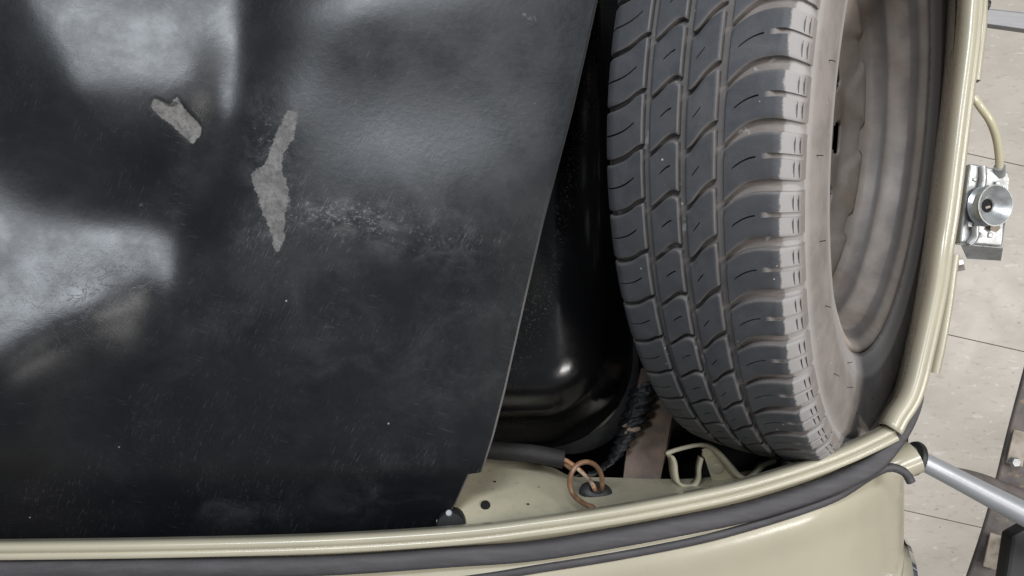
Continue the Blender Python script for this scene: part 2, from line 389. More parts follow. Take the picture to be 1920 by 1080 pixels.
# fender
def yb(x): return float(np.interp(x, [b[0] for b in BEAD], [b[1] for b in BEAD]))
fv = []; NU, NV = 110, 40
xs = list(np.linspace(-500, 1500, 70)) + [None] * 40
for i in range(NU):
    for j in range(NV):
        v_ = j / (NV - 1); yy_add = v_ * 420
        if i < 70: x = xs[i]; roll = 0; xx = x
        else:
            t = (i - 69) / 40
            th_ = min(1, t / .72) * math.pi / 2
            xx = 1500 + 196 * math.sin(th_); roll = .085 * (1 - math.cos(th_)) + max(0, (t - .72)) / .28 * .30
            x = min(xx, 1662)
            xx -= 10 * v_ * v_ * ss(.3, .8, t)
        # headlamp bulge
        y0 = yb(x) + (6 if xx > 1600 else 0)
        base = dlip(x, 0) + .016 + .055 * v_ ** 1.3 - .004 * math.exp(-((v_ - .08) / .08) ** 2)
        d = base + roll * (1 - .45 * v_)
        flare = (d / base)  # keep the side wall upright instead of following the lens
        dd_ = min(d, base + .085 * (1 - .45 * v_)); X = at(xx, y0 + yy_add, dd_); X.z = H - d
        fv.append(X)
fe = fixn(mesh('fender', fv, grid_faces(NU, NV), CREAM, car)); solid(fe, .001, -1)
# bumper tube socket on the fender
tube('tube_socket', [at(1625, 893, .705), at(1672, 874, .70), at(1712, 857, .70)], [.0135, .0150, .0160], CREAM, car, 24, 20)
# headlight ring at the frame edge
M = Matrix.Translation(at(1655, 1128, .74)) @ Matrix.Rotation(math.radians(78), 4, 'Y') @ Matrix.Rotation(.15, 4, 'X')
hl = lathe('headlight_ring', [(.060, -.004), (.068, 0), (.071, .006), (.068, .011), (.060, .012), (.056, .006)], CHROME, car, 64, M)
lathe('headlight_lens', [(.0005, .014), (.02, .0135), (.04, .012), (.058, .007)], ZINC, hl, 48, M)

# side ledge inside the compartment
LT = [(820, 850), (915, 861), (977, 870), (1036, 881), (1075, 898), (1144, 900), (1250, 903), (1330, 900), (1420, 885)]
NL = 70; lv = []
tops = spline(P3(LT, lambda x, y: .735), NL)
bots = spline(P3([(820, 1012), (900, 1002), (1000, 990), (1100, 975), (1200, 958), (1300, 940), (1420, 910)], lambda x, y: .640), NL)
for i in range(NL):
    for j in range(14):
        t = j / 13
        pnt = tops[i] * (1 - t) + bots[i] * t
        pnt[2] += .012 * math.sin(math.pi * t) - (.010 * (1 - t) ** 6) + .002 * math.sin(i * .35) * math.sin(math.pi * t)
        lv.append(pnt)
ledge = fixn(mesh('side_panel', lv, grid_faces(NL, 14), DCREAM, car))
def on_ledge(px, py, lift=0):
    """point of the ledge seen at that pixel"""
    ray = at(px, py, 1) - Vector((0, 0, H))
    best = min(range(len(lv)), key=lambda k: abs(((lv[k][0]) / (H - lv[k][2]) - ray.x)) + abs((lv[k][1]) / (H - lv[k][2]) - ray.y))
    return at(px, py, H - lv[best][2] - lift)
hp = on_ledge(910, 947, .0015)
lathe('drain_hole', [(.0001, .001), (.0036, .001), (.0040, .0005), (.0044, 0)], HOLE, car, 20, Matrix.Translation(hp) @ Matrix.Rotation(-.55, 4, 'X'))
for px, py in ((928, 903), (990, 945), (1010, 914)):
    hp = on_ledge(px, py, .0012); lathe('screw_hole', [(.0001, 0), (.0009, .0002), (.0012, 0)], HOLE, car, 10, Matrix.Translation(hp) @ Matrix.Rotation(.5, 4, 'X'))
# brown bulkhead strip and mastic bead by the tank
bh = [at(1203, 690, .80), at(1275, 700, .82), at(1262, 800, .80), at(1238, 900, .765), at(1168, 905, .765), at(1180, 800, .79)]
prism('bulkhead_strip', bh, .004, BROWN, car, Vector((0, 0, 1)))
mp = spline([at(1204, 720, .79), at(1193, 770, .785), at(1172, 818, .775), at(1150, 856, .765), at(1118, 884, .758), at(1080, 893, .752)], 46)
mvv = []
for i in range(46):
    for k in range(10):
        t = 2 * math.pi * k / 10; r = (.0115 + .003 * math.sin(i * 1.7 + k)) * (.6 + .4 * math.sin(math.pi * min(1, i / 30 + .15)))
        mvv.append((mp[i][0] + r * 1.5 * math.cos(t) * .9 + .003 * rng.random(), mp[i][1] + r * math.cos(t) * .6, mp[i][2] + r * math.sin(t) + .003 * rng.random()))
fixn(mesh('mastic_bead', mvv, grid_faces(46, 10, wrap_v=True), MASTIC, car))
# spare wheel bracket
def strip(name, pts, dtop, h, mat, parent, n=40, th=.0016, lean=0):
    P = spline([at(x, y, dtop) for x, y in pts], n); v = []
    T = np.gradient(P, axis=0)
    for i in range(n):
        nn = np.array([T[i][1], -T[i][0], 0]); nn /= np.linalg.norm(nn)
        v.append(P[i]); v.append(P[i] + nn * lean * .5 + np.array([0, 0, -h * .5])); v.append(P[i] + nn * lean + np.array([0, 0, -h]))
    o = fixn(mesh(name, v, grid_faces(n, 3), mat, parent, sharp=50)); solid(o, th, 0); return o
br = empty('wheel_bracket', at(1320, 890, .73)); bpy.context.view_layer.update(); br['world_space'] = 1
br.parent = car
bpy.context.view_layer.update()
strip('hook_strip', [(1250, 852), (1257, 848), (1275, 842), (1300, 836), (1320, 834), (1336, 839), (1352, 852), (1372, 874), (1388, 892), (1402, 897), (1416, 889), (1432, 874), (1444, 869), (1457, 863)], .705, .018, DCREAM, br, 70, .0036, .004)
strip('clip_strip', [(1254, 853), (1262, 858), (1267, 870), (1269, 890), (1274, 906), (1288, 913), (1303, 912), (1311, 900), (1312, 880), (1316, 860)], 0.712, .018, DCREAM, br, 60, .0032, .002)
pl = prism('clamp_plate', [at(1315, 842, .714), at(1328, 838, .714), at(1340, 846, .714), at(1387, 893, .722), at(1378, 902, .730), at(1338, 911, .735)], .002, DCREAM, br, None, .0006)
nrm = (at(1387, 893, .722) - at(1315, 842, .714)).cross(at(1338, 911, .735) - at(1315, 842, .714)).normalized()
if nrm.z < 0: nrm = -nrm
for px, py, dd, r in ((1327, 852, .7160, .0052), (1344, 879, .7225, .0062)):
    M = Matrix.Translation(at(px, py, dd) + nrm * .0002) @ nrm.to_track_quat('Z', 'Y').to_matrix().to_4x4()
    lathe('spot_weld', [(.0001, .0011), (r * .8, .0011), (r, .0006), (r * 1.12, -.0004)], DCREAM, br, 24, M)

# ------------------------------------------------------------------ fuel tank
tank = empty('fuel_tank', at(800, 300, .85)); tag(tank, 'glossy black fuel tank showing between the black board and the spare tyre', 'fuel tank')
bpy.context.view_layer.update(); tank['world_space'] = 1
def rr_ring(x0, x1, y0, y1, r, d, n=20):
    """rounded rectangle in photo pixels at depth d (y1 is the lower edge)"""
    pts = []
    for cx, cy, a0 in ((x1 - r, y1 - r, 90), (x1 - r, y0 + r, 0), (x0 + r, y0 + r, -90), (x0 + r, y1 - r, -180)):
        for k in range(n + 1):
            t = math.radians(a0 - 90 * k / n); pts.append(at(cx + r * math.cos(t), cy + r * math.sin(t), d))
    for k in range(1): pass
    return pts
def ring_dense(x0, x1, y0, y1, r, d):
    pts = rr_ring(x0, x1, y0, y1, r, d); out = []
    for i in range(len(pts)):
        a, b = pts[i], pts[(i + 1) % len(pts)]; L = (b - a).length
        k = 24 if L > .1 else 1
        for t in range(k): out.append(a.lerp(b, t / k))
    return out
rows = []; spec = [(-100 + 100 * math.sin(t_), .695 + .048 * (1 - math.cos(t_))) for t_ in np.linspace(0, math.radians(72), 12)]
spec += [(spec[-1][0] + k * 14, spec[-1][1] + k * .0215) for k in (1, 2, 3, 4)]
for off, d in spec:
    rows.append(ring_dense(200 - off, 1138 + off, -300 - off, 792 + off, 125 + max(-100, off), d))
m_ = len(rows[0]); tv = [p for r_ in rows for p in r_]
tfc = grid_faces(len(rows), m_, wrap_v=True); tfc.append(tuple(range(m_)))
gr = []
for r_i, r_ in enumerate(rows):
    for p in r_:
        px = 960 + F * p.x / (H - p.z); py = 540 - F * p.y / (H - p.z)
        e = float(np.interp(py, [0, 500, 1000], [1115, 1000, 880]))
        gr.append(max(0, 1 - (px - e) / 60) * (1 if py < 560 else .2) + .0)
tk = fixn(mesh('tank_shell', tv, tfc, TANK, tank, attr={'grime': gr}))
fr = [ring_dense(190, 1172, -325, 826, 115, .8105), ring_dense(150, 1196, -350, 850, 130, .8105), ring_dense(148, 1198, -352, 852, 132, .816)]
fixn(mesh('tank_flange', [p for r_ in fr for p in r_], grid_faces(3, m_, wrap_v=True), TUB, tank))

# ------------------------------------------------------------------ spare wheel
C = Vector((.305, .151, H - .719)); th, ps = math.radians(36.8), math.radians(-7.4)
a = Vector((math.cos(th) * math.cos(ps), math.cos(th) * math.sin(ps), math.sin(th)))
u = (Vector((0, 0, 1)) - a * a.z).normalized(); v = a.cross(u)
W = Matrix((u, v, a)).transposed().to_4x4(); W.translation = C
wheel = empty('spare_wheel'); wheel.matrix_world = W
tag(wheel, 'worn dust-covered tyre on a steel wheel leaning in the nose compartment', 'spare wheel')
RT = .318
def rtop(w):
    r = RT - .0035 * (abs(w) / .06) ** 2.4
    if abs(w) > .0575: r -= ((abs(w) - .0575) / .0115) ** 1.35 * .0125
    return r
half = [(.0, RT - .0055), (.02, RT - .0058), (.04, RT - .0068), (.056, RT - .0088), (.0625, .3050), (.0662, .2995), (.0672, .2950), (.0674, .2920), (.0671, .2885), (.0663, .2862), (.0666, .2850), (.0676, .2838), (.0690, .2800), (.0697, .2700), (.0700, .2580), (.0695, .2490), (.0686, .2400), (.0674, .2320), (.0677, .2300), (.0665, .2270), (.0640, .2190), (.0618, .2130), (.0585, .2090), (.0520, .2050)]
prof = [(r, -w) for w, r in reversed(half)] + [(r, w) for w, r in half[1:]]
ty = lathe('tyre', prof, CARC, wheel, 220, sharp=60)
NB = 54; PT = 2 * math.pi / NB; PM = PT * RT
def block(name, w0, w1, off, gap, nu, nv, sipe=None, wide=None, dash=None, chv=(1, 1)):
    """one tread block: off(w), gap(w) in metres along the circumference"""
    us = [0, .03, .07]; us += list(np.linspace(.07, .93, nu))[1:-1] + [.93, .97, 1]
    e = .009
    us = sorted(set([round(x, 4) for x in us if abs(x - .5) > .03] + [.5 - e * 2.2, .5 - e, .5 + e, .5 + e * 2.2] + ([.5 - .085, .5 - .06, .5 + .06, .5 + .085] if wide else [])))
    wv = w1 - w0; ed = .0009 / wv
    vs = [0, ed, ed * 2.4] + list(np.linspace(ed * 2.4, 1 - ed * 2.4, nv))[1:-1] + [1 - ed * 2.4, 1 - ed, 1]
    if dash:
        for dv in dash: vs = [x for x in vs if abs(x - dv) > .018]; vs += [dv - .016, dv - .010, dv + .010, dv + .016]
    vs = sorted(vs)
    V, D = [], []
    for x in us:
        for y in vs:
            w = w0 + wv * y; gp_ = gap(w) * 1.25; lo = off(w) + gp_ / 2; hi = off(w) + PM - gp_ / 2
            s = lo + (hi - lo) * x
            r = rtop(w); dd = 0.
            edge = min(x, 1 - x) * (hi - lo); edv = min(y, 1 - y) * wv
            if edge < .0003: r -= .0009; dd = .75
            elif edge < .0014: r -= .0002; dd = .25
            if edv < .0002: r -= .0007; dd = .7
            cut = 0
            if sipe and sipe[0] <= y <= sipe[1] and abs(x - .5) < e * 1.2: cut = .0035; dd = 0.
            if wide and y > wide and abs(x - .5) < .061: cut = .0028 * min(1, (y - wide) / .05); dd = .95
            if dash:
                for dv in dash:
                    if abs(y - dv) < .0105 and (.10 < x < .40 or .60 < x < .90): cut = .0022; dd = 0.
            V.append((r - cut, s, w)); D.append(dd)
    nU, nV = len(us), len(vs); Fc = grid_faces(nU, nV)
    ring = [i * nV for i in range(nU)] + [(nU - 1) * nV + j for j in range(1, nV)] + [i * nV + nV - 1 for i in range(nU - 2, -1, -1)] + [j for j in range(nV - 2, 0, -1)]
    b0 = len(V); cs = PM / 2; cw = (w0 + w1) / 2
    for k in ring:
        r, s, w = V[k]; w2 = w; 
        V.append((min(r - .0035, rtop(w) - (.0105 if abs(w) < .058 else .0085)), s, w)); D.append(1.0)
    n = len(ring)
    for k in range(n): Fc.append((ring[k], ring[(k + 1) % n], b0 + (k + 1) % n, b0 + k))
    VV = [(r * math.cos(s / RT), r * math.sin(s / RT), w) for r, s, w in V]
    return fixn(mesh(name, VV, Fc, TREAD, ty, sharp=38, attr={'dust': D}))
def curve(ws, ss_): return lambda w: float(np.interp(w, ws, ss_))
def smooth_curve(ws, ss_):
    P = spline([(x, y, 0) for x, y in zip(ws, ss_)], 60); return lambda w: float(np.interp(w, P[:, 0], P[:, 1]))
rows = [
  ('tread_block', -.0640, -.0318, smooth_curve([-.064, -.055, -.045, -.037, -.0312], [.0225, .0215, .018, .0125, .0105]), curve([-.064, -.0312], [.0036, .0030]), 8, 8, (.05, .72), None, None),
  ('tread_block', -.0266, -.0056, smooth_curve([-.0274, -.022, -.014, -.009, -.0052], [.0175, .0135, .0065, .0045, .0062]), curve([-.0274, -.012, -.0052], [.0030, .0034, .0042]), 8, 7, (.42, .66), None, None),
  ('tread_block', -.0004, .0196, smooth_curve([-.001, .003, .010, .016, .0202], [.0152, .0135, .0045, -.0005, -.0022]), curve([-.001, .006, .0202], [.0042, .0034, .0050]), 8, 7, (.26, .47), None, None),
  ('tread_block', .0252, .0690, smooth_curve([.0246, .029, .035, .041, .048, .056, .062, .069], [.0128, .0085, .0035, .0005, -.0010, -.0012, -.0004, .0015]), curve([.0246, .030, .040, .056, .069], [.0035, .0045, .0062, .0066, .0058]), 8, 14, (.18, .44), .60, (.915, .965)),
]
PH = math.radians(-.05)
for name, w0, w1, off, gap, nu, nv, sp_, wd_, da in rows:
    o = block(name, w0, w1, off, gap, nu, nv, sp_, wd_, da)
    if w0 < -.05:
        pass
    for k in range(NB):
        c_ = o if k == 0 else o.copy()
        if k: link(c_, ty)
        c_.rotation_euler = (0, 0, PH + k * PT)
# rubber whiskers on the sidewall
for ang, r, w, L in ((4, .262, .069, .006), (17, .272, .069, .006), (30, .262, .0692, .006), (42, .258, .0693, .006), (58, .262, .0692, .006), (70, .25, .0694, .006), (82, .262, .0692, .005), (95, .25, .0694, .006), (68, .232, .0674, .004), (99, .272, .0694, .005)):
    t = math.radians(ang); d_ = rng.normal(size=2) * .6
    p0 = (r * math.cos(t), r * math.sin(t), w); p1 = ((r + .4 * L * d_[0]) * math.cos(t + d_[1] * .01), (r + .4 * L * d_[0]) * math.sin(t + d_[1] * .01), w + L * .8)
    tube('rubber_whisker', [p0, ((p0[0] + p1[0]) / 2 + .0006, (p0[1] + p1[1]) / 2, w + L * .5), p1], .00035, BRUB, ty, 6, 5)
# steel wheel: rim and scalloped disc
rimp = [(.158, -.004), (.1705, .001), (.1755, .0085), (.1768, .0165), (.1785, .0205), (.1830, .0232), (.1856, .0270), (.1868, .0340), (.1876, .0420), (.1898, .0468), (.1940, .0498), (.1978, .0528), (.2005, .0565), (.2032, .0586), (.2062, .0584), (.2080, .0560), (.2082, .0500)]
rim = lathe('rim', rimp, RIM, wheel, 160, sharp=60)
dv_, na, nr = [], 240, 44
for k in range(na):
    t = 2 * math.pi * k / na
    tt = math.degrees(t)
    lob = .5 + .5 * math.cos(math.radians((tt + 150) * 10))
    rs = .1635 - .024 * lob ** 1.0 + .010 * (1 - lob) ** 2
    for j in range(nr):
        r = .018 + (.166 - .018) * j / (nr - 1)
        w = -.014 + .012 * ss(.128, .162, r) + .0042 * ss(rs - .0030, rs + .0015, r) + .010 * ss(.075, .05, r)
        dv_.append((r * math.cos(t), r * math.sin(t), w))
fcs = grid_faces(na, nr, wrap_u=True); keep = []
for f_ in fcs:
    x = sum(dv_[i][0] for i in f_) / 4; y = sum(dv_[i][1] for i in f_) / 4; r = math.hypot(x, y); t = math.degrees(math.atan2(y, x))
    ph = ((t + 168 + 18) % 36) - 18
    if .098 < r < .128 and abs(ph) < 9.0 - (2.2 if abs(r - .113) > .0105 else 0): continue
    keep.append(f_)
dsc = fixn(mesh('wheel_disc', dv_, keep, RIM, wheel, sharp=60)); solid(dsc, .003, -1)

# ------------------------------------------------------------------ trunk liner
EDGE = [(-300, 1180), (-100, 1142), (0, 1121), (100, 1099), (210, 1074), (320, 1045), (415, 1020), (500, 1000), (623, 972), (731, 948), (817, 926), (870, 909), (886, 903), (889, 880), (946, 854), (989, 825), (1016, 808)]
def xe(y): return float(np.interp(y, [e[0] for e in EDGE], [e[1] for e in EDGE]))
CRY = [(-300, 470), (0, 452), (150, 432), (300, 402), (450, 345), (600, 290), (680, 275), (745, 300), (900, 420)]
WEAR = [(542, 210), (557, 212), (555, 235), (545, 262), (530, 285), (525, 320), (535, 345), (542, 375), (535, 395), (530, 420), (533, 450), (520, 470), (512, 440), (500, 405), (490, 385), (478, 345), (472, 328), (495, 312), (505, 290), (520, 250), (535, 218)]
TEAR = [(290, 187), (318, 196), (332, 184), (342, 200), (354, 214), (376, 238), (373, 254), (361, 268), (352, 261), (331, 241), (314, 226), (296, 212), (284, 198)]
def sdist(X, Y, poly):
    """signed distance to a polygon, positive inside"""
    P = np.array(poly, float); n = len(P); ins = np.zeros(X.shape, bool); dm = np.full(X.shape, 1e9)
    for i in range(n):
        x0, y0 = P[i]; x1, y1 = P[(i + 1) % n]
        cnd = ((y0 > Y) != (y1 > Y)) & (X < (x1 - x0) * (Y - y0) / (y1 - y0 + 1e-9) + x0); ins ^= cnd
        t = np.clip(((X - x0) * (x1 - x0) + (Y - y0) * (y1 - y0)) / ((x1 - x0) ** 2 + (y1 - y0) ** 2), 0, 1)
        dm = np.minimum(dm, np.hypot(X - x0 - t * (x1 - x0), Y - y0 - t * (y1 - y0)))
    return np.where(ins, dm, -dm)
ny, nx = 300, 330
ys = np.concatenate([np.linspace(-300, 880, 262), np.array([885.5, 886.5, 888.5, 889.5]), np.linspace(893, 1016, 34)]); ny = len(ys)
X = np.zeros((ny, nx)); Y = np.repeat(ys[:, None], nx, 1)
tt = np.linspace(0, 1, nx)
for i, y in enumerate(ys): X[i] = -420 + (xe(y) + 420) * tt
g = lambda cx, cy, sx, sy, rot=0: np.exp(-((((X - cx) * math.cos(rot) + (Y - cy) * math.sin(rot)) / sx) ** 2 + ((-(X - cx) * math.sin(rot) + (Y - cy) * math.cos(rot)) / sy) ** 2))
cx_ = np.interp(Y, [c_[0] for c_ in CRY], [c_[1] for c_ in CRY]); sx_ = X - cx_
fade = 1 - ss(560, 800, Y)
yr = 705 - .56 * X
h = np.zeros_like(X)
CP = [(520,0,7),(520,200,5),(500,400,5),(450,600,4),(420,760,2),(700,130,5),(640,20,12),(700,225,3),(700,340,6),(700,500,7),(700,700,4),(850,0,11),(900,120,7),(900,210,5.5),(900,330,7),(900,450,7),(850,600,4),(1080,100,3),(1050,330,5),(980,550,3),(930,780,2),(900,870,0),(600,870,0),(750,820,1),
 (452,0,0),(60,0,32),(-40,0,33),(432,150,0),(60,150,29),(-40,150,31),
 (402,300,0),(330,300,4),(250,300,10),(150,300,18),(60,300,23),(-40,300,26),(375,400,0),(345,480,1),(318,540,6),(285,600,8),(340,620,3),
 (100,760,26),(0,825,40),(200,710,10),(300,660,4),(240,650,11),(0,890,26),(100,850,15),(200,800,6),(300,740,2),(300,900,-1),(150,920,3),(0,920,16),
 (-200,0,40),(-200,300,40),(-200,500,52),(-200,690,70),(-200,880,30),(-400,300,40),(-400,0,40),(-400,700,80),(-400,880,28),
 (450,-200,-2),(330,-200,18),(150,-200,36),(-100,-250,40),(700,-200,5),(1000,-200,4),(1170,-290,0)]
def facet(px0, py0, d0, nrm, pts):
    """heights of a flat dented facet with the given normal, sampled at photo pixels"""
    ry = lambda x, y: nrm[0] * (x - 960) / F + nrm[1] * (540 - y) / F - nrm[2]
    return [(x, y, 1000 * (.628 - d0 * ry(px0, py0) / ry(x, y))) for x, y in pts]
CP += facet(100, 560, .5965, (.293, .285, 1), [(x, y) for x in (-60, 0, 60, 120, 180, 240, 285) for y in (425, 470, 515, 560, 605, 650, 690) if y < 708 - .57 * x and not (x >= 240 and y > 500)])
CP += [(620, 690, 3.5), (560, 640, 5.5), (430, 650, 1.5), (440, 560, 6.0)]
CP += facet(375, 80, .6225, (.225, .069, 1), [(x, y) for x in (370, 330, 290, 240, 190, 145) for y in (-80, 0, 60, 120, 180)])
CP = np.array(CP, float); K0 = CP[:, :2] / 400
def tk_(r2): return np.where(r2 > 1e-12, .5 * r2 * np.log(np.maximum(r2, 1e-12)), 0)
nC = len(CP); A0 = np.zeros((nC + 3, nC + 3)); A0[:nC, :nC] = tk_(((K0[:, None] - K0[None]) ** 2).sum(-1)) + np.eye(nC) * .008
A0[:nC, nC] = 1; A0[:nC, nC + 1:] = K0; A0[nC, :nC] = 1; A0[nC + 1:, :nC] = K0.T
co = np.linalg.solve(A0, np.r_[CP[:, 2], 0, 0, 0])
GX, GY = np.meshgrid(np.arange(-460, 1221, 5.), np.arange(-340, 1041, 5.))
GYc = np.where(GY > 880, 880 + 40 * (1 - np.exp(-np.maximum(0, GY - 880) / 40)), GY)
Q0 = np.stack([GX, GYc], -1) / 400
hg = co[nC] + Q0[..., 0] * co[nC + 1] + Q0[..., 1] * co[nC + 2]
for k in range(nC): hg += co[k] * tk_(((Q0 - K0[k]) ** 2).sum(-1))
kb = np.exp(-(np.arange(-16, 17) / 5.0) ** 2 / 2); kb /= kb.sum(); gy_, gx_ = hg.shape
for ax in (0, 1):
    pad = np.pad(hg, [(16, 16) if ax == 0 else (0, 0), (16, 16) if ax == 1 else (0, 0)], mode='edge')
    hg = sum(kb[k] * (pad[k:k + gy_] if ax == 0 else pad[:, k:k + gx_]) for k in range(33))
fx, fy = (X + 460) / 5, (Y + 340) / 5; ix, iy = fx.astype(int), fy.astype(int); fx -= ix; fy -= iy
h = hg[iy, ix] * (1 - fx) * (1 - fy) + hg[iy, ix + 1] * fx * (1 - fy) + hg[iy + 1, ix] * (1 - fx) * fy + hg[iy + 1, ix + 1] * fx * fy
h -= 3 * np.exp(-(sx_ / 55) ** 2) * fade
h += 2.2 * g(440, 600, 110, 45, -.4) + 1.6 * g(580, 670, 70, 35)
h += .6 * np.sin(X * .011 + Y * .006) + .5 * np.sin(X * .006 - Y * .013 + 1.2)
fold = 868 - .03 * (905 - X)
fw = 7 + 38 * ss(760, 350, X); h -= .23 * fw * np.log1p(np.exp(np.clip((Y - fold - .6 * fw + 4) / fw, -40, 40)))
tr = sdist(X, Y, TEAR)
h -= .5 * ss(-6, 6, tr)
d = .628 - h * .001 
wear = np.maximum(ss(-15, 11, sdist(X, Y, WEAR)), ss(-9, 6, tr))
wear = np.maximum(wear, .36 * g(560, 385, 60, 14)); wear = np.maximum(wear, .38 * g(990, 38, 26, 18)); wear = np.maximum(wear, .40 * g(950, 512, 6, 18, .3)); wear = np.maximum(wear, .42 * g(668, 233, 26, 4))
wear = np.maximum(wear, .30 * g(522, 470, 12, 40)); wear = np.maximum(wear, .33 * g(262, 385, 14, 8))
scuff = np.clip(1.0 * g(640, 400, 120, 38) + .75 * g(800, 450, 170, 50) + .55 * g(500, 250, 50, 130, .2) + .5 * g(480, 450, 60, 40) + .35 * g(700, 250, 200, 90) + .35 * g(760, 860, 160, 16, .08) + .4 * g(335, 330, 30, 150, .2) + .35 * g(530, 330, 50, 130) + .3 * g(720, 880, 200, 14, .06), 0, 1)
dust_and_sheen = np.clip(.8 * g(850, 380, 260, 330) + .35 * g(750, 650, 260, 160) + .3 * g(340, 380, 60, 140) + .9 * g(410, 950, 130, 35) + .6 * g(700, 940, 120, 40) + .5 * g(430, 610, 110, 50, -.4) + .4 * g(580, 680, 90, 40), 0, 1)  # dust haze, with faint highlights of the lower board painted in as paler colour
crack = np.clip(g(200, 560, 110, 60, -.5) + .4 * g(60, 560, 150, 120) + .7 * g(370, 225, 30, 30), 0, 1)
def pdist(pts):
    dm = np.full(X.shape, 1e9)
    for (x0, y0), (x1, y1) in zip(pts[:-1], pts[1:]):
        t = np.clip(((X - x0) * (x1 - x0) + (Y - y0) * (y1 - y0)) / ((x1 - x0) ** 2 + (y1 - y0) ** 2), 0, 1)
        dm = np.minimum(dm, np.hypot(X - x0 - t * (x1 - x0), Y - y0 - t * (y1 - y0)))
    return dm
rip = np.maximum(ss(5, 1.5, pdist([(293, 182), (306, 189), (318, 197), (332, 194)])), ss(6, 2, pdist([(338, 186), (350, 201), (364, 213), (371, 222)])))
h_rip = rip
rimv = np.zeros_like(X); rimv[:, -1] = .9
V = np.stack([(X - 960) * d / F, (540 - Y) * d / F, H - d], -1).reshape(-1, 3)
idx = np.arange(ny * nx).reshape(ny, nx)
Fc = np.stack([idx[:-1, :-1], idx[1:, :-1], idx[1:, 1:], idx[:-1, 1:]], -1).reshape(-1, 4)
ln = mesh('trunk_liner', V.tolist(), Fc.tolist(), BOARD, attr={'wear': wear.ravel(), 'scuff': scuff.ravel(), 'dust_and_sheen': dust_and_sheen.ravel(), 'rim': rimv.ravel(), 'crack': crack.ravel(), 'rip': rip.ravel()})
tag(ln, 'large scuffed black fibreboard cover with a torn spot and bare grey patch', 'trunk liner')
solid(ln, .0016, -1)

# ------------------------------------------------------------------ wires, grommet, stopper
gp = on_ledge(1117, 922, .003)
gro = lathe('cable_grommet', [(.0035, .003), (.006, .0052), (.0105, .0045), (.0135, .0015), (.0138, -.003)], BRUB, None, 28, Matrix.Translation(gp) @ Matrix.Rotation(-.12, 4, 'Z') @ Matrix.Rotation(-.7, 4, 'X') @ Matrix.Diagonal((1.15, .75, 1, 1)), cap=True)
tag(gro, 'black oval rubber grommet in the cream side panel', 'grommet')
dg = H - gp.z
slv = tube('wire_sleeve', [at(860, 838, .712), at(940, 846, .712), at(1000, 851, .710), at(1057, 862, .708)], .0088, TUB, None, 30, 14)
tag(slv, 'dark brown sleeve beneath the tank holding the wire ends', 'sleeve')
w1 = tube('electric_wire', [at(1045, 858, .708), at(1062, 864, .704), at(1084, 879, .700), at(1104, 899, .70), at(1113, 912, dg - .008), at(1116, 920, dg)], .0022, WIRE2, None, 50, 10)
tag(w1, 'short pale striped wire running straight into the grommet', 'wire')
w2 = tube('electric_wire', [at(1046, 862, .712), at(1060, 871, .706), at(1078, 884, .700)], .0022, WIRE, None, 20, 10); tag(w2, 'short brown wire end beside the dark sleeve', 'wire')
w3 = tube('electric_wire', [at(1128, 921, dg), at(1129, 908, dg - .012), at(1127, 890, .680), at(1117, 873, .668), at(1100, 866, .660), at(1082, 872, .655), at(1071, 889, .652), at(1068, 908, .655), at(1074, 926, .654), at(1088, 940, .645), at(1108, 951, .634)], .0023, WIRE, None, 90, 10)
tag(w3, 'copper brown wire bent in an open loop above the grommet', 'wire')
cn = tube('wire_terminal', [at(1104, 949, .635), at(1112, 954, .633), at(1110, 963, .632)], [.0028, .0032, .0026], WIRE, w3, 12, 8)
st = empty('rubber_stopper', at(848, 985, .66)); tag(st, 'small black rubber stopper under the corner of the black board', 'stopper')
bpy.context.view_layer.update(); st['world_space'] = 1
lathe('rubber_body', [(.0125, -.012), (.0130, -.006), (.0130, .002), (.0118, .0045), (.004, .005)], BRUB, st, 24, Matrix.Translation(at(846, 984, .648)), cap=True)
lathe('stud', [(.0032, -.01), (.0032, .009), (.0024, .010)], BSTEEL, st, 16, Matrix.Translation(at(843, 966, .650)) @ Matrix.Rotation(-.5, 4, 'X'), cap=True)

# ------------------------------------------------------------------ hood latch
lt = empty('hood_latch', at(1848, 400, .70)); tag(lt, 'zinc plated hood latch box with a round catch cone on the nose', 'hood latch')
bpy.context.view_layer.update(); lt['world_space'] = 1
L = lambda x, y, dd: at(x, y, dd)
top = [L(1819, 306, .672), L(1842, 310, .672), L(1891, 322, .676), L(1893, 334, .676), L(1889, 400, .679), L(1880, 462, .683), L(1800, 455, .680), L(1806, 400, .677)]
bx = prism('latch_box', top, .022, ZINC, lt, Vector((-.12, .0, 1)).normalized(), .0016)
# folded end face
prism('end_face', [L(1800, 456, .681), L(1880, 463, .684), L(1876, 487, .700), L(1812, 483, .700)], .0015, ZINC, lt, None, .0004)
# raised rib
tube('rib', [L(1842, 312, .671), L(1843, 335, .671), L(1838, 365, .672)], .0032, ZINC, lt, 20, 10)
tube('rib', [L(1829, 425, .675), L(1828, 445, .676), L(1818, 458, .678)], .0032, ZINC, lt, 20, 10)
Mc = Matrix.Translation(L(1846, 386, .672)) @ Matrix.Rotation(math.radians(12), 4, 'Y') @ Matrix.Rotation(math.radians(4), 4, 'X')
cone = lathe('catch_cone', [(.0001, .0012), (.0056, .0012), (.0062, .0030), (.0080, .0042), (.0096, .0052), (.0150, .0098), (.0178, .0122), (.0187, .0122), (.0186, .0112), (.0155, .0075), (.0160, .0030), (.0190, .0004)], ZINC, lt, 56, Mc, sharp=35)
lathe('socket', [(.0001, .0018), (.0056, .0018), (.0066, .0034)], HOLE, cone, 24, Mc)
box('latch_tongue', Mc @ Vector((.0008, -.0014, .0026)), .0045, .0022, .0018, PAD, cone, .3, .0004)
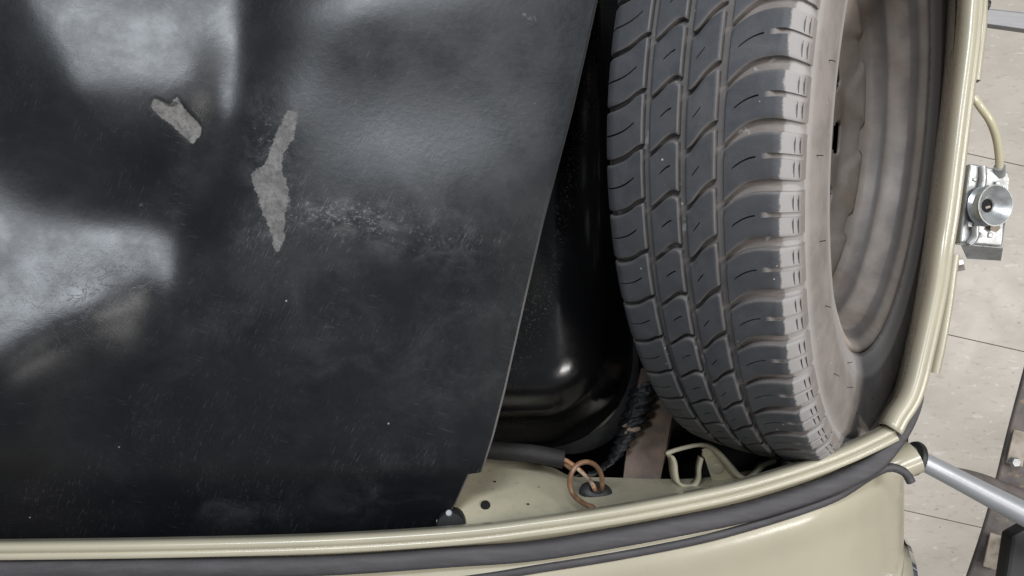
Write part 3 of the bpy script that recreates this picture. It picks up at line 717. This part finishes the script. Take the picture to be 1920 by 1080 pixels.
for px, py, w_, h_ in ((1827, 337, .0035, .0030), (1856, 441, .0042, .0048), (1818, 421, .0040, .0048), (1871, 344, .0045, .0035)):
    box('stamped_tab', L(px, py, .6735), w_, h_, .0025, ZINC, lt, -.15, .0008)
prism('grease_mark', [L(1858, 420, .6755), L(1873, 417, .6755), L(1876, 428, .6757), L(1868, 436, .6758), L(1857, 431, .6757)], .0005, PAD, lt, Vector((0, 0, 1)))
tube('cable_sheath', [L(1826, 182, .650), L(1838, 200, .648), L(1856, 226, .650), L(1868, 258, .658), L(1873, 290, .666), L(1874, 320, .674)], .0034, SHEATH, lt, 50, 14)
tube('ferrule', [L(1874, 313, .671), L(1874, 328, .678)], .0048, ZINC, lt, 16, 18)
box('mount_bolt', L(1795, 492, .69), .006, .006, .012, ZINC, lt, .2, .0008); box('mount_bolt', L(1797, 503, .695), .008, .005, .008, BUMP, lt, .2, .0008)

# ------------------------------------------------------------------ bumper
bp = empty('front_bumper', at(1880, 950, .9)); tag(bp, 'dirty steel bumper blade with silver guard tube at the right edge', 'bumper')
bpy.context.view_layer.update(); bp['world_space'] = 1
tube('guard_tube', [at(1705, 852, .705), at(1760, 880, .708), at(1850, 927, .715), at(1925, 966, .72), at(2010, 1012, .725), at(2120, 1075, .73)], [.0088, .0100, .0118, .0125, .0125], SILV, bp, 50, 22)
M = Matrix.Translation(at(1715, 860, .704)) @ Vector((at(1850, 905, .712) - at(1705, 858, .705))).to_track_quat('Z', 'Y').to_matrix().to_4x4()
lathe('tube_grommet', [(.0085, -.003), (.0160, -.003), (.0170, -.0005), (.0165, .0015), (.0120, .003), (.0085, .0035)], BRUB, bp, 36, M)
BL = [(1945, 590), (1919, 690), (1888, 808), (1852, 952), (1813, 1074), (1770, 1190)]
bl = sweep('bumper_blade', P3(list(reversed(BL)), .90), [(0, 0), (4*mm, 3*mm), (26*mm, 10*mm), (48*mm, 20*mm), (62*mm, 22*mm), (70*mm, 15*mm), (70*mm, 0)], BUMP, bp, 60, sharp=50); solid(bl, .003, -1)
for px, py, rr_ in ((1908, 840, .25), (1864, 1034, .28)):
    box('tan_pad', at(px, py, .884), .017, .042, .004, PAD, bp, -.22, .001, (0, -.35))
for px, py in ((1891, 1020), (1902, 866)):
    lathe('bolt_head', [(.0001, .004), (.005, .004), (.006, .0025), (.006, -.002)], ZINC, bp, 6, Matrix.Translation(at(px, py, .876)))
tube('bumper_bracket', [at(1765, 878, .80), at(1830, 895, .84), at(1900, 925, .86), at(1990, 960, .87)], [.004, .006, .009, .010], BUMP, bp, 24, 10)
prism('bracket_plate', [at(1898, 1005, .80), at(1935, 985, .80), at(1960, 1130, .80), at(1880, 1130, .80)], .02, BRUB, bp, Vector((0, 0, 1)), .004)
ub = empty('bumper_rail', at(1900, 35, .85)); tag(ub, 'flat grey metal bar at the top right corner beside the nose', 'bar')
bpy.context.view_layer.update(); ub['world_space'] = 1
q0 = [at(1846, 14, .80), at(1960, 26, .80), at(1960, 60, .80), at(1846, 44, .80)]
prism('rail', q0, .012, BSTEEL, ub, Vector((0, 0, 1)), .002)
tube('rail_grommet', [at(1846, 10, .80), at(1852, 11, .80)], .006, BRUB, ub, 16, 12)
